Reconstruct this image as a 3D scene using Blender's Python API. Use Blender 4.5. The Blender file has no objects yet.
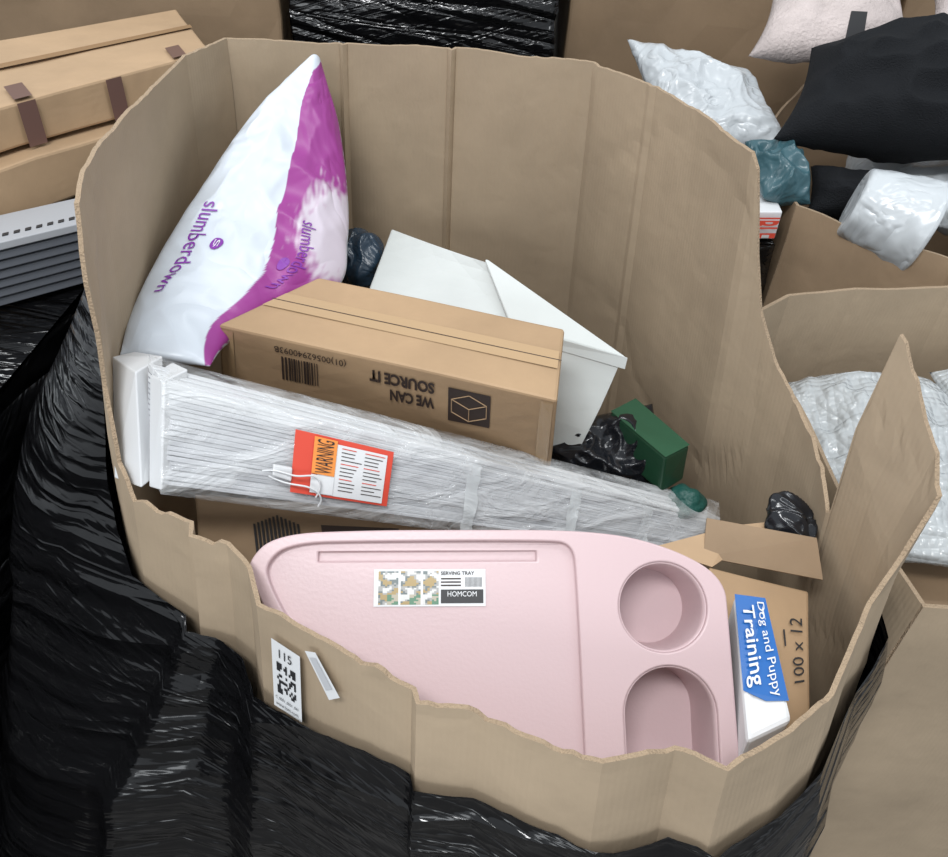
import bpy, bmesh, math, random
from mathutils import Vector, Matrix, noise
random.seed(7)
V=Vector
scene=bpy.context.scene
scene.view_settings.view_transform='Standard'
# ------------------------------------------------------------------ materials
def newmat(name):
    m=bpy.data.materials.new(name); m.use_nodes=True
    nt=m.node_tree; b=nt.nodes["Principled BSDF"]
    return m,nt,b
def N(nt,t,**k):
    n=nt.nodes.new(t)
    for a,v in k.items(): setattr(n,a,v)
    return n
def simple(name,col,rough=.5,metal=0,bump=0,bscale=40,var=0,coat=0,spec=None,crumple=0):
    m,nt,b=newmat(name)
    b.inputs["Base Color"].default_value=(*col,1); b.inputs["Roughness"].default_value=rough
    b.inputs["Metallic"].default_value=metal; b.inputs["Coat Weight"].default_value=coat
    if spec is not None: b.inputs["Specular IOR Level"].default_value=spec
    tc=N(nt,"ShaderNodeTexCoord")
    if bump:
        n=N(nt,"ShaderNodeTexNoise"); n.inputs["Scale"].default_value=bscale; n.inputs["Detail"].default_value=4
        nt.links.new(tc.outputs["Object"],n.inputs["Vector"])
        h=n.outputs["Fac"]
        if crumple:
            n.inputs["Distortion"].default_value=1.2; n.inputs["Detail"].default_value=2
            s=N(nt,"ShaderNodeMath",operation='SUBTRACT'); s.inputs[1].default_value=.5
            ab=N(nt,"ShaderNodeMath",operation='ABSOLUTE'); nt.links.new(h,s.inputs[0]); nt.links.new(s.outputs[0],ab.inputs[0]); h=ab.outputs[0]
        bp=N(nt,"ShaderNodeBump"); bp.inputs["Strength"].default_value=bump; bp.inputs["Distance"].default_value=crumple if crumple else .01
        nt.links.new(h,bp.inputs["Height"]); nt.links.new(bp.outputs[0],b.inputs["Normal"])
    if var:
        n=N(nt,"ShaderNodeTexNoise"); n.inputs["Scale"].default_value=6; n.inputs["Detail"].default_value=5
        nt.links.new(tc.outputs["Object"],n.inputs["Vector"])
        r=N(nt,"ShaderNodeValToRGB"); r.color_ramp.elements[0].position=.3; r.color_ramp.elements[1].position=.7
        r.color_ramp.elements[0].color=(*[c*(1-var) for c in col],1); r.color_ramp.elements[1].color=(*[min(1,c*(1+var)) for c in col],1)
        nt.links.new(n.outputs["Fac"],r.inputs[0]); nt.links.new(r.outputs[0],b.inputs["Base Color"])
    return m
def cardboard(name,col,uv=False,flute=.14):
    m,nt,b=newmat(name); b.inputs["Roughness"].default_value=.64; b.inputs["Specular IOR Level"].default_value=.35
    tc=N(nt,"ShaderNodeTexCoord"); src=tc.outputs["UV"] if uv else tc.outputs["Object"]
    n=N(nt,"ShaderNodeTexNoise"); n.inputs["Scale"].default_value=3.5; n.inputs["Detail"].default_value=9; n.inputs["Roughness"].default_value=.62
    nt.links.new(src,n.inputs["Vector"])
    r=N(nt,"ShaderNodeValToRGB"); r.color_ramp.elements[0].position=.3; r.color_ramp.elements[1].position=.7
    r.color_ramp.elements[0].color=(*[c*.84 for c in col],1); r.color_ramp.elements[1].color=(*[c*1.1 for c in col],1)
    nt.links.new(n.outputs["Fac"],r.inputs[0])
    n2=N(nt,"ShaderNodeTexNoise"); n2.inputs["Scale"].default_value=14; n2.inputs["Detail"].default_value=6; n2.inputs["Distortion"].default_value=.3
    nt.links.new(src,n2.inputs["Vector"])
    bp=N(nt,"ShaderNodeBump"); bp.inputs["Strength"].default_value=.4; bp.inputs["Distance"].default_value=.006
    nt.links.new(n2.outputs["Fac"],bp.inputs["Height"])
    last=bp
    if uv:
        w=N(nt,"ShaderNodeTexWave"); w.bands_direction='X'; w.inputs["Scale"].default_value=40; w.inputs["Distortion"].default_value=.2
        nt.links.new(src,w.inputs["Vector"])
        b2=N(nt,"ShaderNodeBump"); b2.inputs["Strength"].default_value=flute; b2.inputs["Distance"].default_value=.001
        nt.links.new(w.outputs["Fac"],b2.inputs["Height"]); nt.links.new(bp.outputs[0],b2.inputs["Normal"]); last=b2
    nt.links.new(r.outputs[0],b.inputs["Base Color"])
    nt.links.new(last.outputs[0],b.inputs["Normal"])
    return m
def film(name,layers,strength=1.0,col=(.004,.004,.0045),rough=.14):
    m,nt,b=newmat(name); b.inputs["Base Color"].default_value=(*col,1); b.inputs["Roughness"].default_value=rough
    b.inputs["Specular IOR Level"].default_value=.5
    tc=N(nt,"ShaderNodeTexCoord")
    prev=None
    for (a,c,rot,dist,st) in layers:
        mp=N(nt,"ShaderNodeMapping"); mp.inputs["Rotation"].default_value=(0,0,rot)
        mp2=N(nt,"ShaderNodeMapping"); mp2.inputs["Scale"].default_value=(a,c,1)
        nt.links.new(tc.outputs["UV"],mp.inputs[0]); nt.links.new(mp.outputs[0],mp2.inputs[0])
        n=N(nt,"ShaderNodeTexNoise"); n.inputs["Scale"].default_value=1; n.inputs["Detail"].default_value=1; n.inputs["Distortion"].default_value=dist
        nt.links.new(mp2.outputs[0],n.inputs["Vector"])
        s=N(nt,"ShaderNodeMath",operation='SUBTRACT'); s.inputs[1].default_value=.5
        ab=N(nt,"ShaderNodeMath",operation='ABSOLUTE')
        nt.links.new(n.outputs["Fac"],s.inputs[0]); nt.links.new(s.outputs[0],ab.inputs[0])
        bp=N(nt,"ShaderNodeBump"); bp.inputs["Strength"].default_value=strength; bp.inputs["Distance"].default_value=st
        nt.links.new(ab.outputs[0],bp.inputs["Height"])
        if prev: nt.links.new(prev.outputs[0],bp.inputs["Normal"])
        prev=bp
    nt.links.new(prev.outputs[0],b.inputs["Normal"])
    return m
def clear(name,alpha=.25,col=(.9,.92,.93),bump=.5,scale=18,rough=.12,stretch=(1,1,1)):
    m,nt,b=newmat(name); b.inputs["Base Color"].default_value=(*col,1); b.inputs["Roughness"].default_value=rough
    b.inputs["Alpha"].default_value=alpha; b.inputs["Specular IOR Level"].default_value=.8
    tc=N(nt,"ShaderNodeTexCoord"); mp=N(nt,"ShaderNodeMapping"); mp.inputs["Scale"].default_value=stretch
    n=N(nt,"ShaderNodeTexNoise"); n.inputs["Scale"].default_value=scale; n.inputs["Detail"].default_value=4; n.inputs["Distortion"].default_value=1
    nt.links.new(tc.outputs["Object"],mp.inputs[0]); nt.links.new(mp.outputs[0],n.inputs["Vector"])
    bp=N(nt,"ShaderNodeBump"); bp.inputs["Strength"].default_value=bump; bp.inputs["Distance"].default_value=.02
    nt.links.new(n.outputs["Fac"],bp.inputs["Height"]); nt.links.new(bp.outputs[0],b.inputs["Normal"])
    r=N(nt,"ShaderNodeMapRange"); r.inputs[1].default_value=.35; r.inputs[2].default_value=.7; r.inputs[3].default_value=alpha*.4; r.inputs[4].default_value=min(1,alpha*2)
    nt.links.new(n.outputs["Fac"],r.inputs[0]); nt.links.new(r.outputs[0],b.inputs["Alpha"])
    return m
def attrmat(name,rough=.3,bump=.4,bscale=12,crumple=0):
    m=simple(name,(1,1,1),rough,bump=bump,bscale=bscale,crumple=crumple)
    nt=m.node_tree; a=N(nt,"ShaderNodeVertexColor"); a.layer_name="Col"
    nt.links.new(a.outputs[0],nt.nodes["Principled BSDF"].inputs["Base Color"]); return m
M={}
M['wall']=cardboard("kraft_wall",(.40,.31,.215),uv=True)
M['wall2']=cardboard("kraft_wall_dark",(.34,.24,.152),uv=True)
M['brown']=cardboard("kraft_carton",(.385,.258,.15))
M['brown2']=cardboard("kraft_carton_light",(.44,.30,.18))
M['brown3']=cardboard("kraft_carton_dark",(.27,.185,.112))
M['edge']=simple("cut_edge",(.36,.265,.175),.9,bump=.6,bscale=300)
M['whitebox']=simple("white_board",(.55,.575,.56),.55,bump=.15,bscale=12,var=.05)
FL=((1.1,9,.25,1.2,.05),(2.0,30,.1,1.0,.010),(2.6,55,-.30,.8,.005),(10,14,.8,.9,.004))
M['film']=film("black_stretch_film",FL)
M['film2']=film("black_stretch_film_far",FL)
M['white']=simple("white_paper",(.70,.71,.72),.5)
M['black']=simple("black_ink",(.02,.02,.022),.5)
M['ink']=simple("dark_print",(.035,.022,.018),.6)
M['tape']=simple("brown_tape",(.31,.19,.10),.25,bump=.1,bscale=30)
M['tapec']=simple("clear_tape",(.42,.285,.16),.14,bump=.2,bscale=24)
M['dktape']=simple("dark_tape",(.15,.085,.07),.3)
M['pink']=simple("pink_plastic",(.55,.41,.42),.36,bump=.04,bscale=200)
M['pvc']=simple("white_pvc",(.62,.63,.64),.3)
M['pvc2']=simple("white_slat",(.50,.51,.53),.35)
M['pvc3']=simple("grey_slat_edge",(.38,.39,.41),.4)
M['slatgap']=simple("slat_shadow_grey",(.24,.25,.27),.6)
M['clear']=clear("clear_wrap",.24,bump=1.0,scale=6,rough=.07,stretch=(1,4,4))
M['red']=simple("red_card",(.66,.07,.04),.5)
M['orange']=simple("orange_label",(.80,.28,.06),.5)
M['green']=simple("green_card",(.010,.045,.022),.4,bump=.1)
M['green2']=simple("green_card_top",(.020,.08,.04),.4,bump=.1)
M['teal']=simple("teal_mesh",(.01,.08,.065),.5,bump=.5,bscale=80)
M['bag']=simple("black_bag",(.010,.011,.014),.2,bump=.8,bscale=14,crumple=.014)
M['bluebag']=simple("blue_bag",(.02,.04,.065),.25,bump=.8,bscale=14,crumple=.014)
M['tealbag']=simple("teal_bag",(.045,.105,.125),.3,bump=.8,bscale=14,crumple=.014)
M['blue']=simple("blue_print",(.012,.12,.40),.35)
M['purple']=simple("purple_print",(.2,.03,.32),.4)
M['cush']=simple("black_linen",(.009,.010,.012),.85,bump=.6,bscale=300,spec=.22)
M['tweed']=simple("pink_tweed",(.52,.45,.43),.95,bump=.6,bscale=120,var=.25)
M['poly']=simple("white_poly",(.53,.56,.58),.25,bump=1,bscale=10,crumple=.016)
M['poly2']=clear("milky_poly",.6,(.68,.71,.72),.7,12,.2)
M['pillow']=attrmat("pillow_print",.34,.8,6,.018)
M['sticker']=attrmat("photo_sticker",.3,0)
M['grey']=simple("grey_slat",(.14,.15,.17),.4)
M['concrete']=simple("concrete",(.12,.115,.11),.8,bump=.2,bscale=8,var=.12)
M['paint']=simple("wall_paint",(.5,.5,.49),.8)
M['wood']=simple("pallet_wood",(.4,.27,.15),.8,bump=.3,var=.15)
def bubble():
    m,nt,b=newmat("bubble_wrap_mat"); b.inputs["Base Color"].default_value=(.58,.61,.62,1); b.inputs["Roughness"].default_value=.12; b.inputs["Alpha"].default_value=.7
    tc=N(nt,"ShaderNodeTexCoord"); v=N(nt,"ShaderNodeTexVoronoi"); v.inputs["Scale"].default_value=75; v.inputs["Randomness"].default_value=.15
    nt.links.new(tc.outputs["Object"],v.inputs["Vector"])
    bp=N(nt,"ShaderNodeBump"); bp.invert=True; bp.inputs["Strength"].default_value=.9; bp.inputs["Distance"].default_value=.006
    nt.links.new(v.outputs["Distance"],bp.inputs["Height"]); nt.links.new(bp.outputs[0],b.inputs["Normal"]); return m
M['bubble']=bubble()
# ------------------------------------------------------------------ helpers
def link(o,parent=None):
    bpy.context.collection.objects.link(o)
    if parent: o.parent=parent
    return o
def empty(name,loc=(0,0,0)):
    e=bpy.data.objects.new(name,None); e.empty_display_size=.05; bpy.context.collection.objects.link(e); return e
def mesh(name,vs,fs,mat,parent=None,smooth=False,uvs=None,cols=None):
    me=bpy.data.meshes.new(name); me.from_pydata([tuple(v) for v in vs],[],fs); me.update()
    if uvs:
        l=me.uv_layers.new(name="UVMap")
        for p in me.polygons:
            for li in p.loop_indices: l.data[li].uv=uvs[me.loops[li].vertex_index]
    if cols:
        c=me.color_attributes.new("Col",'FLOAT_COLOR','POINT')
        for i,x in enumerate(cols): c.data[i].color=(*x,1)
    for p in me.polygons: p.use_smooth=smooth
    me.materials.append(mat)
    o=bpy.data.objects.new(name,me); return link(o,parent)
def bevel(o,w=.004,seg=2,ang=35):
    m=o.modifiers.new("bev",'BEVEL'); m.width=w; m.segments=seg; m.limit_method='ANGLE'; m.angle_limit=math.radians(ang); return o
def hexa(name,top,bot,mat,parent=None,bev=.004,sub=0,warp=0):
    vs=[V(p) for p in bot]+[V(p) for p in top]
    fs=[(3,2,1,0),(4,5,6,7),(0,1,5,4),(1,2,6,5),(2,3,7,6),(3,0,4,7)]
    o=mesh(name,vs,fs,mat,parent)
    bm=bmesh.new(); bm.from_mesh(o.data); bmesh.ops.recalc_face_normals(bm,faces=bm.faces)
    if sub:
        bmesh.ops.subdivide_edges(bm,edges=bm.edges,cuts=sub,use_grid_fill=True)
        for v in bm.verts:
            q=v.co*5
            v.co+=V((noise.noise(q),noise.noise(q+V((9,0,0))),noise.noise(q+V((0,9,0)))))*warp
    bm.to_mesh(o.data); bm.free()
    if bev: bevel(o,bev)
    return o
def bil(q,s,v,off=0):
    TL,TR,BR,BL=[V(p) for p in q]
    p=TL.lerp(TR,s).lerp(BL.lerp(BR,s),v)
    if off:
        n=(TR-TL).cross(TL-BL).normalized(); p=p+n*off
    return p
def decal(name,q,s0,s1,v0,v1,mat,parent,off=.0015):
    return mesh(name,[bil(q,s0,v0,off),bil(q,s1,v0,off),bil(q,s1,v1,off),bil(q,s0,v1,off)],[(0,3,2,1)],mat,parent)
def text(name,body,fn,mat,parent,bold=0):
    cu=bpy.data.curves.new(name,"FONT"); cu.body=body; cu.size=1; cu.resolution_u=3; cu.offset=bold
    tmp=bpy.data.objects.new("tmp",cu); bpy.context.collection.objects.link(tmp); bpy.context.view_layer.update()
    me=bpy.data.meshes.new_from_object(tmp.evaluated_get(bpy.context.evaluated_depsgraph_get()))
    bpy.data.objects.remove(tmp); me.name=name
    xs=[v.co.x for v in me.vertices]; ys=[v.co.y for v in me.vertices]
    x0,x1,y0,y1=min(xs),max(xs),min(ys),max(ys)
    for v in me.vertices: v.co=fn((v.co.x-x0)/(x1-x0),(v.co.y-y0)/(y1-y0))
    me.materials.clear(); me.materials.append(mat)
    return link(bpy.data.objects.new(name,me),parent)
def qt(q,s0,s1,v0,v1,mode='n',off=.0025):
    def f(x,y):
        if mode=='n': return bil(q,s0+(s1-s0)*x,v1+(v0-v1)*y,off)
        if mode=='u': return bil(q,s1+(s0-s1)*x,v0+(v1-v0)*y,off)
        if mode=='d': return bil(q,s0+(s1-s0)*y,v0+(v1-v0)*x,off)
        return bil(q,s1+(s0-s1)*y,v1+(v0-v1)*x,off)
    return f
def ridge(p): return 1-abs(noise.noise(p))*2
def blob(name,c,r,seed,amp,mat,parent=None,sub=5,freq=6,rot=0):
    bm=bmesh.new(); bmesh.ops.create_icosphere(bm,subdivisions=sub,radius=1)
    sd=V((seed*7.3,seed*3.1,seed*1.7)); rm=Matrix.Rotation(rot,3,'Z')
    for v in bm.verts:
        d=v.co.normalized()
        q=V((d.x*r[0],d.y*r[1],d.z*r[2]))
        wq=q+V((noise.noise(q*freq+sd),noise.noise(q*freq+sd+V((5,5,5))),0))*.05
        k=noise.noise(q*freq*.8+sd)*1.1+ridge(wq*freq*1.6+sd)*.9+ridge(wq*freq*3+sd)*.3-.5
        v.co=rm@(q+d*k*amp)+V(c)
    me=bpy.data.meshes.new(name); bm.to_mesh(me); bm.free()
    for p in me.polygons: p.use_smooth=True
    me.materials.append(mat); return link(bpy.data.objects.new(name,me),parent)
def cushion(name,q,th,mat,parent=None,n=40,seed=0,wr=.006,pinch=.12,colfn=None,surf=None,pw=.45,wf=1):
    TL,TR,BR,BL=[V(p) for p in q]
    nrm=(TR-TL).cross(TL-BL).normalized()
    if surf is None:
        def surf(u,v):
            uu=.5+(u-.5)*(1-pinch*math.sin(math.pi*v)); vv=.5+(v-.5)*(1-pinch*math.sin(math.pi*u))
            return TL.lerp(TR,uu).lerp(BL.lerp(BR,uu),1-vv)
    sd=V((seed*5.1,seed*2.3,seed))
    def P(u,v,side=1,off=0):
        p=surf(u,v); h=max(0,math.sin(math.pi*u)*math.sin(math.pi*v))**pw*th
        w=(ridge(p*9*wf+sd)*1.0+ridge(p*22*wf+sd)*.5)*wr*min(1,h/th*1.6)
        return p+nrm*side*(h+w+off)
    vs=[];fs=[];uv=[];cols=[]
    for side in (1,-1):
        b=len(vs)
        for j in range(n+1):
            for i in range(n+1):
                u,v=i/n,j/n; vs.append(P(u,v,side)); uv.append((u,v))
                if colfn: cols.append(colfn(u,v,side))
        for j in range(n):
            for i in range(n):
                a=b+j*(n+1)+i; f=(a,a+1,a+n+2,a+n+1)
                fs.append(f if side==1 else f[::-1])
    o=mesh(name,vs,fs,mat,parent,True,uv,cols or None)
    bm=bmesh.new(); bm.from_mesh(o.data); bmesh.ops.remove_doubles(bm,verts=bm.verts,dist=.0008); bm.to_mesh(o.data); bm.free()
    return o,P
def curve(name,pts,r,mat,parent=None):
    cu=bpy.data.curves.new(name,'CURVE'); cu.dimensions='3D'; cu.bevel_depth=r; cu.bevel_resolution=2
    s=cu.splines.new('NURBS'); s.points.add(len(pts)-1); s.use_endpoint_u=True; s.order_u=4
    for i,p in enumerate(pts): s.points[i].co=(*p,1)
    cu.materials.append(mat); return link(bpy.data.objects.new(name,cu),parent)
def dens(ring,step=.015,closed=True):
    out=[]; L=0; n=len(ring)
    for i in range(n if closed else n-1):
        a=ring[i]; b=ring[(i+1)%n]; l=math.dist(a[:2],b[:2]); k=max(2,int(l/step))
        for j in range(k):
            f=j/k; out.append(tuple(a[m]+(b[m]-a[m])*f for m in range(len(a)))+(L+l*f,))
        L+=l
    out.append(tuple(ring[0 if closed else -1])+(L,))
    return out
def loftwall(name,cols,zfun,ofs,C,levels,mat,parent,jitter=0,thick=None):
    vs=[];fs=[];uv=[]
    for c in cols:
        x,y,L=c[0],c[1],c[-1]; n=(V((x,y,0))-V((C[0],C[1],0))).normalized()
        zt,zb=zfun(c)
        for k in range(levels+1):
            z=zt+(zb-zt)*k/levels
            o=ofs(c,z,k)
            p=V((x,y,z))+n*o; vs.append(p); uv.append((L,z))
    m=levels+1
    for i in range(len(cols)-1):
        for k in range(levels):
            a=i*m+k; fs.append((a,a+1,a+m+1,a+m))
    o=mesh(name,vs,fs,mat,parent,False,uv)
    for p in o.data.polygons: p.use_smooth=jitter>0
    if thick:
        o.data.materials.append(M['edge'])
        s=o.modifiers.new("sol",'SOLIDIFY'); s.thickness=thick; s.offset=0; s.material_offset_rim=1
    return o
def sm(a,b,x):
    t=min(1,max(0,(x-a)/(b-a))); return t*t*(3-2*t)
# ------------------------------------------------------------------ room
mesh("floor",[(-6,-4,0),(6,-4,0),(6,7,0),(-6,7,0)],[(0,1,2,3)],M['concrete'])
mesh("wall_back",[(-6,7,0),(6,7,0),(6,7,4),(-6,7,4)],[(0,1,2,3)],M['paint'])
# ------------------------------------------------------------------ main pallet box
C=(0.0,1.02)
ring=[(-.51,1.63,1.35,1.22),(-.40,1.655,1.345,1.22),(-.297,1.66,1.345,1.22),(-.29,1.648,1.345,1.22),(-.283,1.66,1.345,1.22),(-.087,1.645,1.35,1.22),(-.08,1.632,1.35,1.22),(-.073,1.645,1.35,1.22),(.172,1.605,1.35,1.22),(.188,1.597,1.35,1.2),(.196,1.582,1.348,1.2),
(.273,1.478,1.35,1.15),(.276,1.465,1.35,1.15),(.286,1.455,1.35,1.15),(.335,1.32,1.352,1.1),(.38,1.16,1.35,1.05),(.388,1.148,1.33,1.0),(.405,1.135,1.2,.98),(.42,1.12,1.11,.96),(.445,1.09,1.04,.93),(.47,1.04,1.0,.9),(.495,.93,.97,.86),
(.505,.86,.94,.84),(.509,.855,.95,.84),(.513,.845,1.25,.86),(.54,.80,1.19,.87),(.56,.75,1.14,.86),(.562,.715,1.105,.85),(.535,.685,1.03,.84),(.50,.65,.975,.83),
(.42,.53,.965,.83),(.36,.48,.965,.83),(.28,.43,.97,.83),(.23,.452,.965,.84),(.15,.43,.97,.84),(.08,.45,.968,.84),(.02,.48,.97,.84),
(-.045,.484,.975,.84),(-.051,.502,.972,.84),(-.14,.55,.97,.83),(-.225,.595,.972,.82),(-.248,.607,.968,.82),(-.275,.668,.965,.81),(-.31,.70,.97,.80),(-.362,.710,.97,.80),(-.370,.738,.965,.80),(-.46,.79,.955,.81),
(-.485,.83,.99,.86),(-.50,.87,1.09,.92),(-.498,.885,1.24,.98),(-.50,.92,1.325,1.06),(-.51,.97,1.345,1.12),(-.52,1.04,1.35,1.18),(-.535,1.2,1.35,1.22),(-.548,1.5,1.35,1.22)]
def oref(y): return .965+.385*sm(.72,1.05,y)
def outc(y,z): return .12*min(1.0,max(0,oref(y)-z))
box=empty("cardboard_pallet_box")
cols=dens(ring,.010)
def zf(c):
    z=c[2]; L=c[-1]
    if z<1.3: z+=noise.noise(V((L*35,0,0)))*.010+noise.noise(V((L*120,4,0)))*.006
    else: z+=noise.noise(V((L*9,3,0)))*.006+noise.noise(V((L*60,3,0)))*.002
    return z,.16
def of(c,z,k):
    L=c[-1]
    rt=sm(.15,.35,c[0])
    dent=max(0,ridge(V((L*2.2+z*1.2,z*2.4-L,2))))**10*.003*(.15+rt)
    return outc(c[1],z)+(noise.noise(V((L*4,z*2,0)))*.008+ noise.noise(V((L*22,z*3,5)))*.0018+dent)*min(1,.3+k/6)
loftwall("corrugated_panel",cols,zf,of,C,44,M['wall'],box,0,.006)
def zf2(c):
    return c[3]+noise.noise(V((c[-1]*7,7,0)))*.02+ noise.noise(V((c[-1]*45,7,0)))*.005,.02
def of2(c,z,k):
    w=min(1,max(0,(-.2-c[0])/.25)); w=w*w*(3-2*w)
    L=c[-1]; d=max(0,c[3]-z)
    e=w*.16*min(1,d/.3)+w*.22*max(0,.70-z)
    r=.010+ridge(V((L*1.0,z*4+L*1.0,1)))*.009+ridge(V((L*1.2,z*11-L*1.0,4)))*.002+noise.noise(V((L*2,z*3,2)))*.014
    return outc(c[1],z)+.014+e+max(0,r)*min(1,.2+d/.12)
cols2=dens(ring,.010)
loftwall("stretch_film_wrap",cols2,zf2,of2,C,90,M['film'],box,1)
mesh("base_panel",[(-.5,.55,.17),(.5,.55,.17),(.5,1.6,.17),(-.5,1.6,.17)],[(0,1,2,3)],M['brown3'],box)
for i,yy in enumerate((.55,.85,1.15,1.45)):
    hexa("pallet_board_%d"%i,[(-.5,yy,.15),(.5,yy,.15),(.5,yy+.12,.15),(-.5,yy+.12,.15)],[(-.5,yy,.0),(.5,yy,.0),(.5,yy+.12,.0),(-.5,yy+.12,.0)],M['wood'],box)
def wallp(a,b,f,z,off):
    x=a[0]+(b[0]-a[0])*f; y=a[1]+(b[1]-a[1])*f; n=(V((x,y,0))-V((C[0],C[1],0))).normalized()
    return V((x,y,z))+n*(outc(y,z)+off)
A0=(-.225,.595);B0=(-.14,.55)
q=[wallp(A0,B0,.02,.94,.011),wallp(A0,B0,.46,.935,.011),wallp(A0,B0,.46,.815,.012),wallp(A0,B0,.02,.818,.012)]
decal("lot_sticker",q,0,1,0,1,M['white'],box,.001)
text("lot_number","115",qt(q,.28,.72,.08,.2),M['black'],box)
rr=random.Random(3)
for i in range(11):
    for j in range(11):
        fi=i if i<3 else (10-i if i>7 else -1); fj=j if j<3 else (10-j if j>7 else -1)
        fin=(fi>=0 and fj>=0 and not(i>7 and j>7))
        on=(rr.random()<.48) if not fin else not(fi==2 and fj==2) 
        if (i==3 and (j<4 or j>6)) or (j==3 and (i<4 or i>6)): on=False
        if on:
            s=.17+i*.06; v=.28+j*.042
            decal("qr_%d_%d"%(i,j),q,s,s+.06,v,v+.042,M['black'],box,.0018)
text("lot_code","C_0001_0001_041",qt(q,.1,.9,.8,.85),M['black'],box)
text("lot_url","www.lots.com",qt(q,.1,.9,.89,.94),M['black'],box)
q2=[wallp(A0,B0,.54,.950,.010),wallp(A0,B0,.70,.957,.010),wallp(A0,B0,1.06,.905,.012),wallp(A0,B0,.90,.890,.012)]
decal("old_label",q2,0,1,0,1,M['white'],box,.002)
decal("old_label_strip",q2,.2,.8,.12,.8,M['pvc2'],box,.003)
# ------------------------------------------------------------------ bagged pillow
rowsL=[(-.545,1.00,1.047),(-.555,1.08,1.064),(-.545,1.172,1.10),(-.525,1.293,1.138),(-.49,1.395,1.186),(-.45,1.489,1.236),(-.387,1.558,1.291),(-.338,1.598,1.332)]
rowsR=[(-.414,1.01,1.028),(-.395,1.11,1.024),(-.265,1.276,1.022),(-.255,1.38,1.07),(-.265,1.464,1.142),(-.288,1.545,1.227),(-.312,1.582,1.289),(-.326,1.598,1.332)]
def cr(P,t):
    n=len(P)-1; x=t*n; i=min(n-1,int(x)); f=x-i
    p0,p1,p2,p3=[V(P[max(0,min(n,k))]) for k in (i-1,i,i+1,i+2)]
    return .5*((2*p1)+(p2-p0)*f+(2*p0-5*p1+4*p2-p3)*f*f+(3*p1-p0-3*p2+p3)*f**3)
def psurf(u,v): return cr(rowsL,v).lerp(cr(rowsR,v),u)
def pcol(u,v,side):
    W=(.58,.63,.69); Pp=(.29,.04,.24)
    if side<0: return W
    xs=[0,.14,.29,.43,.57,.72,.86,1]; ys=[.95,.80,.62,.58,.60,.62,.70,1.1]
    for i in range(7):
        if v<=xs[i+1]: b=ys[i]+(ys[i+1]-ys[i])*(v-xs[i])/(xs[i+1]-xs[i]); break
    b+=noise.noise(V((v*8,0,0)))*.01
    if u<b: return W
    f=noise.noise(V((u*14,v*14,1)))*.12+noise.noise(V((u*45,v*45,1)))*.16
    d=math.hypot((u-1.0)/.34,(v-.42)/.15)+f*1.5
    if d<.7: return (.58,.52,.59)
    if d<1.0:
        t=(d-.7)/.3; return tuple((.58,.51,.58)[k]*(1-t)+Pp[k]*t for k in range(3))
    return Pp
pil,PP=cushion("bagged_pillow",[(-.46,1.57,1.33),(-.24,1.6,1.33),(-.30,1.1,1.0),(-.56,1.05,1.04)],.055,M['pillow'],None,150,3,.007,0,pcol,psurf,.55,1.0)
def onp(u0,u1,v0,v1,mode):
    def f(x,y):
        if mode=='d': return PP(u0+(u1-u0)*y,v0+(v1-v0)*x,1,.0025)
        return PP(u0+(u1-u0)*x,v0+(v1-v0)*y,1,.0025)
    return f
text("brand_text","slumberdown",onp(.15,.24,.44,.20,'d'),M['purple'],pil)
text("brand_text_2","slumberdown",onp(.74,.82,.42,.24,'d'),M['purple'],pil)
def disc(name,cu,cv,ru,rv,mat):
    vs=[PP(cu,cv,1,.002)]+[PP(cu+ru*math.cos(a*.2618),cv+rv*math.sin(a*.2618),1,.002) for a in range(24)]
    mesh(name,vs,[(0,1+i,1+(i+1)%24) for i in range(24)],mat,pil)
disc("logo_disc",.32,.33,.033,.016,M['purple']); text("logo_letter","S",onp(.305,.335,.34,.32,'d'),M['white'],pil)
disc("logo_disc_2",.70,.30,.03,.015,M['purple'])
# ------------------------------------------------------------------ brown carton (centre)
A=(-.42,1.09,1.055);Bq=(-.28,1.225,1.075);Cq=(.137,1.10,1.075);Dq=(.12,.94,1.05)
A2=(-.46,1.13,.80);B2=(-.31,1.3,.80);C2=(.15,1.2,.80);D2=(.135,1.035,.80)
carton=hexa("cardboard_carton",[A,Dq,Cq,Bq],[A2,D2,C2,B2],M['brown'],None,.005,6,.0015)
Qt=[Bq,Cq,Dq,A]; Qf=[A,Dq,D2,A2]
decal("tape_top",Qt,0.01,.99,.36,.60,M['tapec'],carton,.0016)
decal("tape_seam",Qt,0,1,.475,.485,M['ink'],carton,.0019)
decal("tape_right",Qf,.955,.99,.03,.9,M['tapec'],carton,.0016)
decal("tape_left",Qf,.01,.05,.03,.9,M['tapec'],carton,.0016)
text("print_line_2","SOURCE IT",qt(Qf,.47,.66,.09,.20,'u',.0025),M['ink'],carton,.04)
text("print_line_1","WE CAN",qt(Qf,.53,.66,.24,.35,'u',.0025),M['ink'],carton,.04)
decal("print_logo",Qf,.70,.82,.10,.44,M['ink'],carton,.002)
for k,(x0,y0,x1,y1) in enumerate([(.76,.14,.81,.21),(.76,.14,.71,.21),(.81,.21,.76,.28),(.71,.21,.76,.28),(.76,.28,.76,.41),(.71,.21,.71,.34),(.81,.21,.81,.34),(.71,.34,.76,.41),(.81,.34,.76,.41)]):
    curve("logo_line_%d"%k,[bil(Qf,x0,y0,.0025),bil(Qf,(x0+x1)/2,(y0+y1)/2,.0025),bil(Qf,x1,y1,.0025)],.0009,M['brown'],carton)
x=.2
rr=random.Random(5)
while x<.31:
    w=rr.choice((.0025,.004,.006)); decal("barcode",Qf,x,x+w,.15,.36,M['ink'],carton,.002); x+=w+rr.choice((.003,.005))
text("print_code","(01)00562940093B",qt(Qf,.18,.40,.05,.12,'u',.0025),M['ink'],carton)
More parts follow.
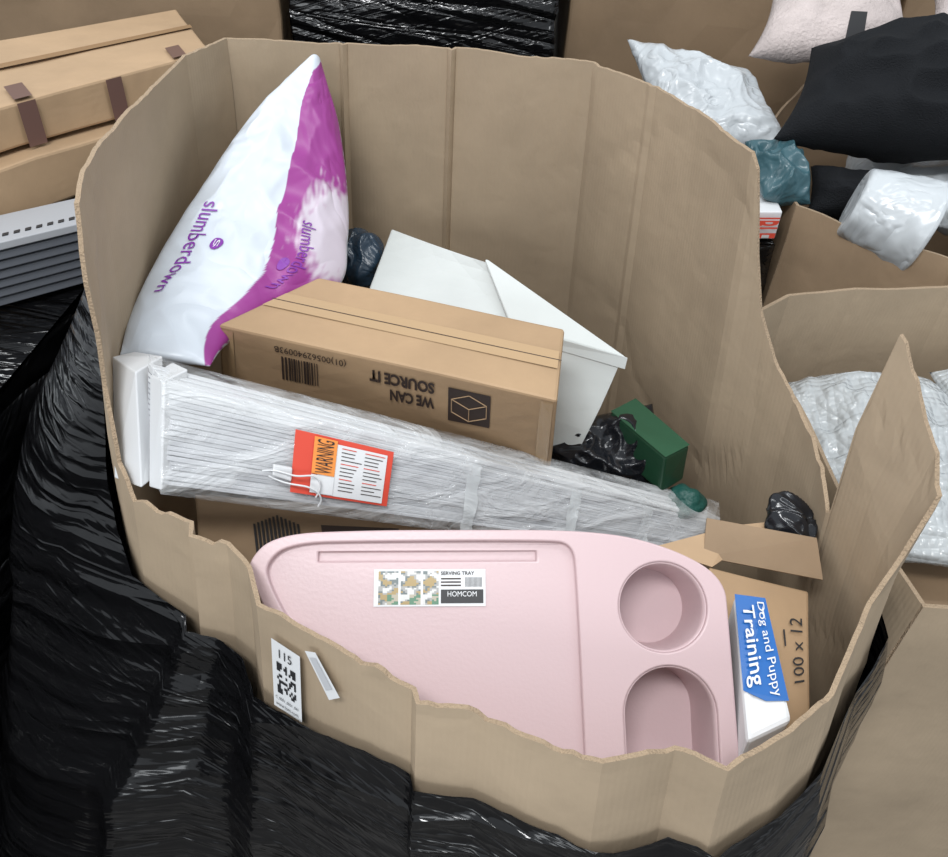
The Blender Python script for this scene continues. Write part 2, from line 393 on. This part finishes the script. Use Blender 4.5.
# ------------------------------------------------------------------ white carton
a=(-.19,1.52,1.035);b=(.01,1.35,1.055);c=(.25,1.15,.985);d=(-.215,1.345,.985)
wb=hexa("white_carton",[d,c,b,a],[(-.24,1.32,.78),(.18,1.11,.75),(.05,1.34,.75),(-.2,1.5,.8)],M['whitebox'],None,.004,4,.004)
bev1=hexa("lid_flap",[V(b)+V((.0,0,.006)),V(c)+V((.004,-.002,.010)),V(c).lerp(V(d),.42)+V((0,0,.014)),V(a).lerp(V(b),.97)+V((0,-.006,.008))],[V(b)+V((.0,0,.0)),V(c)+V((.004,-.002,.002)),V(c).lerp(V(d),.42)+V((0,0,.006)),V(a).lerp(V(b),.97)+V((0,-.006,.0))],M['whitebox'],wb,.002)
hexa("lid_tuck",[V(c)+V((.006,-.004,.010)),V(c).lerp(V(d),.42)+V((0,-.006,.014)),V(c).lerp(V(d),.42)+V((0,-.006,-.01)),V(c)+V((.004,-.008,-.012))],[V(c)+V((.004,0,.008)),V(c).lerp(V(d),.42)+V((0,0,.010)),V(c).lerp(V(d),.42)+V((0,0,-.01)),V(c)+V((.003,-.004,-.012))],M['whitebox'],wb,.001)
# ------------------------------------------------------------------ window blind pack
bl=empty("window_blind_pack")
FTL=V((-.42,.865,1.100));FBL=V((-.43,.80,.970));FTR=V((.43,1.04,.728));FBR=V((.416,.99,.680))
ATL=V((-.523,.938,1.088));ABL=V((-.513,.832,.950));BTR=V((.44,1.07,.722));BBR=V((.43,1.03,.67))
FT2=V((-.455,.900,1.102)); KTL=V((-.455,.900,1.103)); KBL=V((-.465,.84,.96))
nl=20
rr=random.Random(4)
def pt(Lx,f,back):
    if Lx==0: p=FTL.lerp(FBL,f); q=KTL.lerp(KBL,f)
    else: p=FTR.lerp(FBR,f); q=BTR.lerp(BBR,f)
    return p.lerp(q,back)
for i in range(nl):
    f0=(i+.04+.1*rr.random())/nl; f1=(i+.78+.2*rr.random())/nl
    in0=.06+.10*rr.random(); in1=.06+.14*rr.random()
    t=[pt(0,f0,in0),pt(1,f0,in1),pt(1,f0,1),pt(0,f0,1)]; bo=[pt(0,f1,in0),pt(1,f1,in1),pt(1,f1,1),pt(0,f1,1)]
    hexa("slat_%d"%i,t,bo,rr.choice([M['pvc'],M['pvc2'],M['pvc2'],M['pvc3']]),bl,.0006)
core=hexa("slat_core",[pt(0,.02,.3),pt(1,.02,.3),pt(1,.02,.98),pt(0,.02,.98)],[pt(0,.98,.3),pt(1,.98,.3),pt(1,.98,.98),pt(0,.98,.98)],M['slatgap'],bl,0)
for k,(b0,b1) in enumerate(((.05,.34),(.4,.62),(.68,.95))):
    up=V((0,0,.003+.0015*k))
    hexa("rail_%d"%k,[pt(0,0,b0)+up,pt(1,0,b0)+up,pt(1,0,b1)+up,pt(0,0,b1)+up],[pt(0,.05,b0),pt(1,.05,b0),pt(1,.05,b1),pt(0,.05,b1)],M['pvc'],bl,.001)
e1=hexa("end_cap",[ATL,ATL.lerp(FT2,.80)+V((0,-.02,.0)),ATL.lerp(FT2,.80)+V((.02,.03,-.005)),ATL+V((.02,.03,-.01))],[ABL,ABL.lerp(FBL,.64)+V((0,-.01,0)),ABL.lerp(FBL,.64)+V((.02,.03,0)),ABL+V((.02,.03,0))],M['pvc'],bl,.002)
e2=hexa("end_cap_2",[ATL.lerp(FTL,.72),FTL+V((.0,0,.004)),FTL+V((.02,.035,0)),ATL.lerp(FTL,.72)+V((.02,.035,0))],[ABL.lerp(FBL,.72)+V((0,0,-.006)),FBL+V((0,-.003,-.006)),FBL+V((.02,.035,-.006)),ABL.lerp(FBL,.72)+V((.02,.035,-.006))],M['pvc'],bl,.002)
ns=60
sec0=[FBL+V((0,-.008,-.008)),FTL+V((-.0,-.010,.008)),KTL+V((0,.01,.010)),KBL+V((0,.01,-.01))]
sec1=[FBR+V((.02,-.012,-.008)),FTR+V((.02,-.010,.010)),BTR+V((.02,.01,.010)),BBR+V((.02,.01,-.01))]
vs=[];fs=[];mper=24
def sleeve(t,j):
    e=(j%mper)/mper*4; k=int(e); f=e-k
    p=sec0[k].lerp(sec1[k],t).lerp(sec0[(k+1)%4].lerp(sec1[(k+1)%4],t),f)
    nn=noise.noise(V((t*14,j*.7,1)))*.004
    return p+V((0,-1,.6))*nn
for i in range(ns+1):
    for j in range(mper): vs.append(sleeve(i/ns,j))
for i in range(ns):
    for j in range(mper):
        a_=i*mper+j; b_=i*mper+(j+1)%mper; fs.append((a_,b_,b_+mper,a_+mper))
mesh("plastic_sleeve",vs,fs,M['clear'],bl,True)
Qb=[FTL+V((0,-.012,.004)),FTR+V((0,-.012,.004)),FBR+V((0,-.012,0)),FBL+V((0,-.012,0))]
for s0 in (.49,.69,.845):
    vs=[bil(Qb,s0+ds+noise.noise(V((v*5,s0*9,ds*40)))*.006,v/10,.004) for v in range(11) for ds in (0,.022)]
    mesh("tape_band",vs,[(2*i,2*i+2,2*i+3,2*i+1) for i in range(10)],M['poly2'],bl,True)
decal("warning_card",Qb,.195,.355,.10,.80,M['red'],bl,.004)
decal("warning_sheet",Qb,.235,.345,.16,.77,M['white'],bl,.0055)
decal("warning_orange",Qb,.225,.262,.12,.54,M['orange'],bl,.007)
text("warning_text","WARNING",qt(Qb,.23,.257,.14,.52,'r',.008),M['black'],bl)
decal("warning_white",Qb,.225,.262,.55,.76,M['white'],bl,.007)
rr=random.Random(8)
for k in range(12):
    for cc in range(2):
        v=.19+k*.045; e_=rr.uniform(.6,1)*.034
        decal("warning_lines",Qb,.270+cc*.038,.270+cc*.038+e_,v,v+.010,M['ink'] if k%4 else M['red'],bl,.0065)
curve("cord",[bil(Qb,.15,.62,.004),bil(Qb,.17,.55,.012),bil(Qb,.20,.62,.02),bil(Qb,.23,.5,.015),bil(Qb,.245,.65,.012),bil(Qb,.235,.8,.012)],.0014,M['pvc'],bl)
curve("cord_2",[bil(Qb,.16,.66,.004),bil(Qb,.19,.72,.012),bil(Qb,.22,.62,.02),bil(Qb,.25,.78,.015),bil(Qb,.24,.9,.012)],.0014,M['pvc'],bl)
hexa("clip",[bil(Qb,.165,.52,.010),bil(Qb,.195,.52,.010),bil(Qb,.195,.52,.002),bil(Qb,.165,.52,.002)],[bil(Qb,.165,.64,.010),bil(Qb,.195,.67,.010),bil(Qb,.195,.67,.002),bil(Qb,.165,.64,.002)],M['pvc'],bl,.002)
# ------------------------------------------------------------------ pink lap tray
ex=V((.998,.044,.036)).normalized(); ey=V((0,.773,.634)); ey=(ey-ex*ey.dot(ex)).normalized(); ez=ex.cross(ey)
TM=Matrix((ex,ey,ez)).transposed().to_4x4(); TM.translation=V((-.03,.737,.977))
def chaikin(P,it=3,r=.25):
    P=[V((*p,0)) for p in P]
    for _ in range(it):
        o=[]
        for i in range(len(P)):
            a=P[i];b=P[(i+1)%len(P)]; o+= [a.lerp(b,r),a.lerp(b,1-r)]
        P=o
    return [(p.x,p.y) for p in P]
def prism(name,P,z0,z1,mat,sc=1):
    n=len(P); cx=sum(p[0] for p in P)/n; cy=sum(p[1] for p in P)/n
    vs=[(cx+(p[0]-cx)*sc,cy+(p[1]-cy)*sc,z0) for p in P]+[(p[0],p[1],z1) for p in P]
    fs=[tuple(range(n))[::-1],tuple(range(n,2*n))]+[(i,(i+1)%n,n+(i+1)%n,n+i) for i in range(n)]
    o=mesh(name,vs,fs,mat); bm=bmesh.new(); bm.from_mesh(o.data); bmesh.ops.recalc_face_normals(bm,faces=bm.faces); bm.to_mesh(o.data); bm.free(); return o
outl=chaikin([(-.262,-.04),(-.225,-.003),(-.1,.001),(.0,.001),(.20,.0),(.295,-.022),(.366,-.062),(.368,-.12),(.370,-.3),(.37,-.36),(.2,-.365),(.06,-.355),(-.02,-.275),(-.13,-.205),(-.215,-.14),(-.250,-.07)],3)
tray=prism("lap_tray",outl,-.028,0,M['pink'])
rec=chaikin([(-.240,-.042),(-.21,-.014),(-.1,-.012),(.13,-.012),(.17,-.016),(.174,-.06),(.178,-.3),(.178,-.345),(.07,-.335),(.0,-.25),(-.12,-.185),(-.20,-.125),(-.232,-.07)],3)
def circ(cx,cy,r,n=48,st=0): return [(cx+r*math.cos(2*math.pi*i/n),cy+r*math.sin(2*math.pi*i/n)-(st if math.sin(2*math.pi*i/n)<-.001 else 0)) for i in range(n)]
h1=circ(.283,-.100,.058); h2=circ(.286,-.234,.060,48,.06)
cut=[prism("c1",rec,-.011,.03,M['pink'],.985),prism("c2",h1,-.06,.03,M['pink']),prism("c3",h2,-.06,.03,M['pink']),
     prism("c4",[(-.17,-.026),(.12,-.026),(.12,-.040),(-.17,-.040)],-.018,.03,M['pink'])]
for cc in cut:
    m=tray.modifiers.new("b",'BOOLEAN'); m.operation='DIFFERENCE'; m.object=cc; m.solver='EXACT'
bpy.context.view_layer.update()
me=bpy.data.meshes.new_from_object(tray.evaluated_get(bpy.context.evaluated_depsgraph_get()))
tray.modifiers.clear(); tray.data=me
for cc in cut: bpy.data.objects.remove(cc)
bevel(tray,.003,3,40)
for p in tray.data.polygons: p.use_smooth=True
try: tray.data.set_sharp_from_angle(angle=math.radians(50))
except Exception: pass
tray.matrix_world=TM
def cup(name,P,depth,sc):
    n=len(P); cx=sum(p[0] for p in P)/n; cy=sum(p[1] for p in P)/n; vs=[];fs=[]
    prof=[(1.0,-.004),(.99,-.02),(.96,-depth*.6),(sc+.02,-depth*.96),(sc,-depth)]
    for s_,z_ in prof: vs+=[(cx+(p[0]-cx)*s_,cy+(p[1]-cy)*s_,z_) for p in P]
    for k in range(len(prof)-1):
        for i in range(n): fs.append((k*n+i,k*n+(i+1)%n,(k+1)*n+(i+1)%n,(k+1)*n+i))
    fs.append(tuple(range((len(prof)-1)*n,len(prof)*n)))
    o=mesh(name,vs,fs,M['pink'],tray,True)
    try: o.data.set_sharp_from_angle(angle=math.radians(50))
    except Exception: pass
    s=o.modifiers.new("s",'SOLIDIFY'); s.thickness=.002; s.offset=1
cup("cup_holder",h1,.10,.90); cup("phone_holder",h2,.11,.92)
def loc(p,z): return (p[0],p[1],z)
Ls=[(-.095,-.050),(.052,-.050),(.052,-.098),(-.095,-.098)]
Q=[V(loc(p,-.0102)) for p in Ls]
decal("tray_sticker",Q,0,1,0,1,M['white'],tray,.0006)
vs=[];fs=[];cl=[]
for i in range(28):
    for j in range(20):
        s0=.02+i*.02; v0=.05+j*.045; k=len(vs)
        vs+=[bil(Q,s0,v0,.0012),bil(Q,s0+.02,v0,.0012),bil(Q,s0+.02,v0+.045,.0012),bil(Q,s0,v0+.045,.0012)]; fs.append((k,k+3,k+2,k+1))
        nn=noise.noise(V((i*.23,j*.23,2)))+.25*noise.noise(V((i*.9,j*.9,2)))
        if i%10==0 : cc=(.7,.7,.7)
        elif j>13 and i%10>4: cc=(.4,.36,.28) if nn>0 else (.08,.2,.12)
        elif nn>.18: cc=(.6,.6,.58)
        elif nn>.0: cc=(.32,.32,.31)
        elif nn>-.15: cc=(.12,.15,.15)
        else: cc=(.35,.25,.1)
        cl+=[cc]*4
mesh("sticker_photo",vs,fs,M['sticker'],tray,False,None,cl)
decal("sticker_black",Q,.6,.98,.55,.92,M['black'],tray,.0012)
text("sticker_text","HOMCOM",qt(Q,.66,.92,.6,.74,'n',.002),M['white'],tray)
text("sticker_title","SERVING TRAY",qt(Q,.6,.9,.06,.16,'n',.002),M['black'],tray,.02)
for k in range(3): decal("sticker_lines",Q,.6,.78,.24+k*.09,.28+k*.09,M['ink'],tray,.0012)
for k in range(14): decal("sticker_bar",Q,.82+k*.011,.825+k*.011,.22,.48,M['black'],tray,.0012)
# ------------------------------------------------------------------ lower carton (left, under blinds)
lt=[(-.47,.97,.79),(-.40,.78,.80),(.03,.83,.76),(.0,1.0,.76)]
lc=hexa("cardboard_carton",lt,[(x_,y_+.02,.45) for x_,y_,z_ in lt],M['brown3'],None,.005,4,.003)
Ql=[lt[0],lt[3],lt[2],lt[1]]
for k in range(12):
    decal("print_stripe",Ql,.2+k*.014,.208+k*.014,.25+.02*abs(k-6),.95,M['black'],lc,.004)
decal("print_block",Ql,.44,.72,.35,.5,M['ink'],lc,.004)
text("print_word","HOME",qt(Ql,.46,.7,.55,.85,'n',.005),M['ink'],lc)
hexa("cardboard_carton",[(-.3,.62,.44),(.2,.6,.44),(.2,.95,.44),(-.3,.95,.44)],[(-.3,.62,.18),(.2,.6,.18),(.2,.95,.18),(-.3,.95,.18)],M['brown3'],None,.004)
cushion("black_plastic_bag",[(.13,1.19,.80),(.33,1.20,.86),(.37,1.08,.72),(.15,1.10,.70)],.03,M['bag'],None,70,2,.028,.0,pw=.5,wf=1.3)
blob("black_plastic_bag",(.24,.86,.54),(.09,.09,.09),5,.02,M['bag'],freq=7)
blob("blue_plastic_bag",(-.26,1.52,.955),(.04,.05,.05),4,.02,M['bluebag'],freq=10)
# green box
g=[(.25,1.175,.855),(.335,1.06,.848),(.383,1.095,.85),(.30,1.212,.86)]
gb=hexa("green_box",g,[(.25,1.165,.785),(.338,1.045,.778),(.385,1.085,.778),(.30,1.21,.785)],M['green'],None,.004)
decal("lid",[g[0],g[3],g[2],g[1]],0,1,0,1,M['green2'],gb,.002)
blob("teal_net_bag",(.39,1.055,.745),(.032,.025,.035),6,.010,M['teal'],freq=14,sub=4)
# right inner carton "100 x 12" with flaps
t4=[(.355,.80,.865),(.375,.50,.80),(.455,.56,.80),(.505,.78,.845)]
rc=hexa("cardboard_carton",t4,[(.36,.8,.5),(.37,.5,.5),(.45,.56,.5),(.5,.78,.5)],M['brown'],None,.004,3,.002)
Qr=[t4[0],t4[3],t4[2],t4[1]]
text("print_qty","100 x 12",qt(Qr,.76,.90,.22,.62,'r',.005),M['black'],rc)
decal("print_tick",Qr,.68,.70,.3,.4,M['black'],rc,.004)
fl=mesh("flap",[(.35,.815,.868),(.52,.785,.865),(.515,.835,.90),(.36,.87,.895)],[(0,1,2,3)],M['brown3'],rc); s=fl.modifiers.new("s",'SOLIDIFY'); s.thickness=.004
fl=mesh("cardboard_scrap",[(.275,.83,.865),(.40,.865,.885),(.475,.885,.88),(.44,.86,.862),(.36,.80,.862)],[(0,1,2,3,4)],M['brown2']); s=fl.modifiers.new("s",'SOLIDIFY'); s.thickness=.004
Qp=[V((.365,.715,.905)),V((.408,.715,.900)),V((.405,.545,.880)),V((.350,.525,.860))]
pp=hexa("puppy_pad_pack",[Qp[3],Qp[2],Qp[1],Qp[0]],[V((.36,.53,.70)),V((.40,.55,.70)),V((.40,.7,.70)),V((.37,.7,.70))],M['white'],None,.006)
mesh("pack_blue",[bil(Qp,0,0,.0015),bil(Qp,0,.68,.0015),bil(Qp,.5,.80,.0015),bil(Qp,1,.86,.0015),bil(Qp,1,0,.0015)],[(0,1,2,3,4)],M['blue'],pp)
text("pack_text_1","Dog and Puppy",qt(Qp,.60,.88,.05,.80,'d',.004),M['white'],pp)
text("pack_text_2","Training",qt(Qp,.08,.54,.08,.68,'d',.004),M['white'],pp,.01)
blob("black_plastic_bag",(.50,.875,.86),(.038,.045,.045),11,.028,M['bag'],freq=14,sub=6)
# ------------------------------------------------------------------ neighbours
def bigbox(name,x0,x1,y0,y1,z0,z1,mat,parent=None,wr=.012,res=.03,seed=0):
    per=[(x0,y0),(x1,y0),(x1,y1),(x0,y1)]
    cl=dens([(p[0],p[1],z1,z1) for p in per],res); CC=((x0+x1)/2,(y0+y1)/2)
    nl=int((z1-z0)/res)+2
    def of_(c,z,k): 
        L=c[-1]+seed; return ridge(V((L*1.5,z*6+L,1)))*wr+ridge(V((L*2,z*18-L*2,1)))*wr*.3
    o=loftwall(name,cl,lambda c:(z1,z0),of_,CC,nl,mat,parent,1)
    mesh("top_sheet",[(x0,y0,z1),(x1,y0,z1),(x1,y1,z1),(x0,y1,z1)],[(0,1,2,3)],mat,o,False,[(x0,y0),(x1,y0),(x1,y1),(x0,y1)])
    return o
bigbox("wrapped_pallet",-2.1,-.86,.1,1.70,0,.86,M['film2'],None,.02,.02,3)
bigbox("wrapped_pallet",-1.9,-.72,1.95,2.65,0,.88,M['film2'],None,.02,.025,9)
gs=empty("slat_stack")
for i in range(7):
    z=.875+i*.022; o_=.010*i
    hexa("slat_%d"%i,[(-1.60+o_,1.02,z+.016),(-1.52+o_,.92,z+.016),(-.84+o_,1.52,z+.016),(-.92+o_,1.62,z+.016)],[(-1.60+o_,1.02,z),(-1.52+o_,.92,z),(-.84+o_,1.52,z),(-.92+o_,1.62,z)],M['pvc3'] if i==6 else M['grey'],gs,.002)
for i in range(40):
    p=V((-1.44,.95,1.024)).lerp(V((-.81,1.505,1.024)),i/40)
    hexa("slot_%d"%i,[p+V((0,.02,.001)),p+V((.008,.027,.001)),p+V((.004,.038,.001)),p+V((-.004,.030,.001))],[p+V((0,.02,-.002)),p+V((.008,.027,-.002)),p+V((.004,.038,-.002)),p+V((-.004,.030,-.002))],M['black'],gs,0)
cushion("milky_plastic_sheet",[(-1.12,1.12,.915),(-.88,1.20,.91),(-.85,1.02,.90),(-1.12,.92,.90)],.022,M['poly2'],None,50,22,.012,.0)
def qbox(name,q,z1,z0,mat,bev=.008,wp=.008):
    return hexa(name,[(x_,y_,z1) for (x_,y_) in q],[(x_,y_,z0) for x_,y_ in q],mat,None,bev,5,wp)
q1=[(-1.13,1.41),(-.71,2.13),(-.93,2.55),(-1.48,1.8)]
u1=qbox("taped_carton",q1,1.195,1.105,M['brown2'],.006,.006)
T=[V((x_,y_,1.195)) for x_,y_ in q1]; Qu=[T[3],T[2],T[1],T[0]]
decal("tape_long",Qu,0,1,.45,.52,M['tape'],u1,.006)
for k,s0 in enumerate((.36,.86)): decal("tape_cross_%d"%k,Qu,s0,s0+.05,.8,1,M['dktape'],u1,.007)
Qe=[T[0],T[1],V((-.71,2.13,1.105)),V((-1.13,1.41,1.105))]
for k,s0 in enumerate((.36,.62,.86)): decal("tape_side_%d"%k,Qe,s0,s0+.05,0,1,M['dktape'],u1,.007)
q2b=[(-1.05,1.44),(-.74,2.0),(-.98,2.42),(-1.52,1.8)]
u2=qbox("taped_carton",q2b,1.095,.99,M['brown2'],.006,.006)
q3b=[(-1.10,1.72),(-.80,1.97),(-1.0,2.4),(-1.55,1.95)]
u3=hexa("cardboard_carton",[(x_,y_,.985) for x_,y_ in q3b],[(x_,y_,.89) for x_,y_ in q3b],M['brown3'],None,.004)
def gay(name,x0,x1,y0,y1,z1,mat):
    return hexa(name,[(x0,y0,z1),(x1,y0,z1),(x1,y1,z1),(x0,y1,z1)],[(x0,y0,0),(x1,y0,0),(x1,y1,0),(x0,y1,0)],mat,None,.01,6,.015)
gay("cardboard_pallet_box",-1.75,-.68,2.75,3.6,1.6,M['brown3'])
bigbox("wrapped_pallet",-.63,.18,2.74,3.6,0,1.7,M['film2'],None,.015,.02,5)
gay("cardboard_pallet_box",.24,1.3,2.95,3.7,1.6,M['brown3'])
gay("cardboard_pallet_box",-2.9,-1.8,2.75,3.6,1.5,M['brown3'])
gay("cardboard_pallet_box",1.4,2.6,3.1,3.9,1.6,M['brown3'])
def ringbox(name,ring,C_,mat,zb=.0):
    e=empty(name); cl=dens(ring,.03)
    loftwall("corrugated_panel",cl,lambda c:(c[2]+noise.noise(V((c[-1]*8,1,0)))*.006,zb),lambda c,z,k:.03*(1.1-z)+noise.noise(V((c[-1]*5,z*4,3)))*.008,C_,14,mat,e,0,.007)
    return e
r2=[(.74,1.83,1.0,.6),(.84,1.70,1.0,.6),(1.0,1.58,1.0,.6),(1.5,1.58,1.0,.6),(1.8,2.0,1.0,.6),(1.7,2.6,1.05,.6),(1.0,2.7,1.05,.6),(.76,2.3,1.0,.6)]
ringbox("cardboard_pallet_box",r2,(1.25,2.1),M['wall2'])
r3=[(.655,.75,.865,.5),(.61,.95,.87,.95),(.55,1.10,.95,.9),(.51,1.22,.99,.9),(.525,1.32,1.0,.85),(.60,1.385,1.0,.85),(.74,1.425,1.0,.7),(.95,1.455,1.0,.7),(1.3,1.42,1.0,.7),(1.75,1.2,1.0,.7),(1.75,.74,.9,.5)]
ringbox("cardboard_pallet_box",r3,(1.2,1.1),M['wall'])
hexa("cardboard_carton",[(.70,.87,.72),(1.6,.87,.72),(1.6,1.33,.74),(.62,1.3,.74)],[(.70,.87,.05),(1.6,.87,.05),(1.6,1.33,.05),(.62,1.3,.05)],M['brown3'],None,.01)
cushion("bubble_wrap",[(.56,1.30,.83),(.90,1.33,.86),(.96,.88,.82),(.66,.90,.80)],.05,M['bubble'],None,60,12,.03,-.05)
cushion("bubble_wrap",[(.90,1.34,.87),(1.25,1.34,.88),(1.25,.9,.85),(.95,.9,.85)],.06,M['bubble'],None,60,14,.03,-.05)
wp=bigbox("wrapped_pallet",.50,.70,1.80,2.5,0,.91,M['film2'],None,.012,.02,15)
ic=hexa("labelled_carton",[(.53,1.79,.99),(.70,1.81,.99),(.72,2.1,.99),(.53,2.1,.99)],[(.53,1.79,.92),(.70,1.81,.92),(.72,2.1,.92),(.53,2.1,.92)],M['white'],None,.004)
Qi=[V((.60,1.788,.99)),V((.70,1.80,.99)),V((.70,1.80,.92)),V((.60,1.788,.92))]
text("label_text","IBLE",qt(Qi,.1,.9,.1,.85,'d',.008),M['red'],ic,.02)
cushion("teal_plastic_bag",[(.63,2.00,1.085),(.76,2.00,1.075),(.775,1.85,.995),(.66,1.85,1.005)],.035,M['tealbag'],None,60,17,.025,.0,pw=.5,wf=1.3)
cushion("white_poly_bag",[(.38,2.5,1.19),(.74,2.45,1.13),(.80,2.12,1.02),(.47,2.2,1.03)],.045,M['poly'],None,80,22,.02,.05)
# cushions
cb,_=cushion("black_cushion",[(.80,2.20,1.26),(1.28,2.25,1.33),(1.25,1.86,1.12),(.68,1.95,1.11)],.10,M['cush'],None,80,31,.035,.08,pw=.5,wf=.6)
cushion("black_cushion",[(.80,1.98,1.04),(1.0,1.95,1.04),(1.0,1.84,.96),(.78,1.87,.96)],.05,M['cush'],None,40,33,.02,.1)
pc,_=cushion("tweed_cushion",[(.80,2.62,1.32),(1.15,2.66,1.37),(1.14,2.34,1.20),(.70,2.38,1.19)],.075,M['tweed'],None,50,35,.01,.08)
tg=[V((.90,2.27,1.335)),V((.94,2.27,1.335)),V((.94,2.24,1.27)),V((.895,2.24,1.27))]
hexa("swing_tag",tg,[p+V((0,.004,-.003)) for p in tg],M['black'],pc,0)
cushion("tweed_cushion",[(1.2,2.75,1.43),(1.7,2.7,1.43),(1.65,2.35,1.28),(1.18,2.4,1.28)],.08,M['tweed'],None,40,37,.01,.15)
curve("twine",[(1.04,1.84,1.29),(1.07,1.83,1.29),(1.08,1.82,1.26),(1.05,1.80,1.24),(1.09,1.78,1.19),(1.08,1.78,1.12)],.003,M['brown2'],cb)
def cone(name,p0,p1,r0,r1,mat,n=48,m=16):
    p0=V(p0);p1=V(p1); d=(p1-p0).normalized(); a=d.orthogonal().normalized(); b=d.cross(a); vs=[];fs=[]
    for k in range(m+1):
        t=k/m; r=r0+(r1-r0)*t
        for i in range(n):
            g_=2*math.pi*i/n; w=1+ridge(V((math.cos(g_)*2,math.sin(g_)*2,t*3)))*.04
            vs.append(p0.lerp(p1,t)+(a*math.cos(g_)+b*math.sin(g_))*r*w)
    for k in range(m):
        for i in range(n): fs.append((k*n+i,k*n+(i+1)%n,(k+1)*n+(i+1)%n,(k+1)*n+i))
    fs.append(tuple(range(n))[::-1]); fs.append(tuple(range(m*n,(m+1)*n)))
    o=mesh(name,vs,fs,mat,None,True); bevel(o,.01,3,60)
    try: o.data.set_sharp_from_angle(angle=math.radians(60))
    except Exception: pass
    return o
cone("wrapped_roll",(.98,1.70,1.01),(.83,1.76,1.045),.11,.075,M['poly'])
cushion("clear_plastic_bag",[(1.08,1.92,1.19),(1.20,1.92,1.19),(1.22,1.66,1.0),(1.08,1.7,1.02)],.03,M['poly2'],None,40,61,.02,.0)
blob("white_poly_bag",(1.25,2.1,.98),(.25,.3,.08),62,.03,M['poly'],freq=6)
# ------------------------------------------------------------------ lights
w=bpy.data.worlds.new("World"); scene.world=w; w.use_nodes=True
w.node_tree.nodes["Background"].inputs[0].default_value=(.88,.94,1,1); w.node_tree.nodes["Background"].inputs[1].default_value=.72
def area(name,loc,tgt,sx,sy,e,col=(1,1,1)):
    l=bpy.data.lights.new(name,'AREA'); l.shape='RECTANGLE'; l.size=sx; l.size_y=sy; l.energy=e; l.color=col
    o=link(bpy.data.objects.new(name,l)); o.location=loc; o.rotation_euler=(V(tgt)-V(loc)).to_track_quat('-Z','Y').to_euler()
area("skylight_1",(-.7,-1.0,4.4),(0,1,.8),1.6,.6,112,(.98,.99,1))
area("skylight_2",(1.6,1.0,4.8),(0,1,.8),.4,3.0,52,(.95,.98,1))
area("skylight_3",(-2.6,2.5,4.2),(0,1,.8),.4,3.0,52,(.97,.99,1))
area("added_front_light",(-1.0,-3.6,2.2),(0,1,.8),2.6,1.2,45,(.93,.97,1))  # added low lamp behind the camera, raises highlights on the black film
# ------------------------------------------------------------------ camera
th=math.radians(39); ro=math.radians(3)
F=V((0,math.cos(th),-math.sin(th))); U0=V((0,math.sin(th),math.cos(th)))
R=V((math.cos(ro),0,0))+math.sin(ro)*U0; U=V((-math.sin(ro),0,0))+math.cos(ro)*U0
cd=bpy.data.cameras.new("camera"); cd.sensor_width=36; cd.lens=30.38; cd.clip_start=.02
co=link(bpy.data.objects.new("camera",cd)); m=Matrix((R,U,-F)).transposed().to_4x4(); m.translation=V((0,0,1.75)); co.matrix_world=m
scene.camera=co
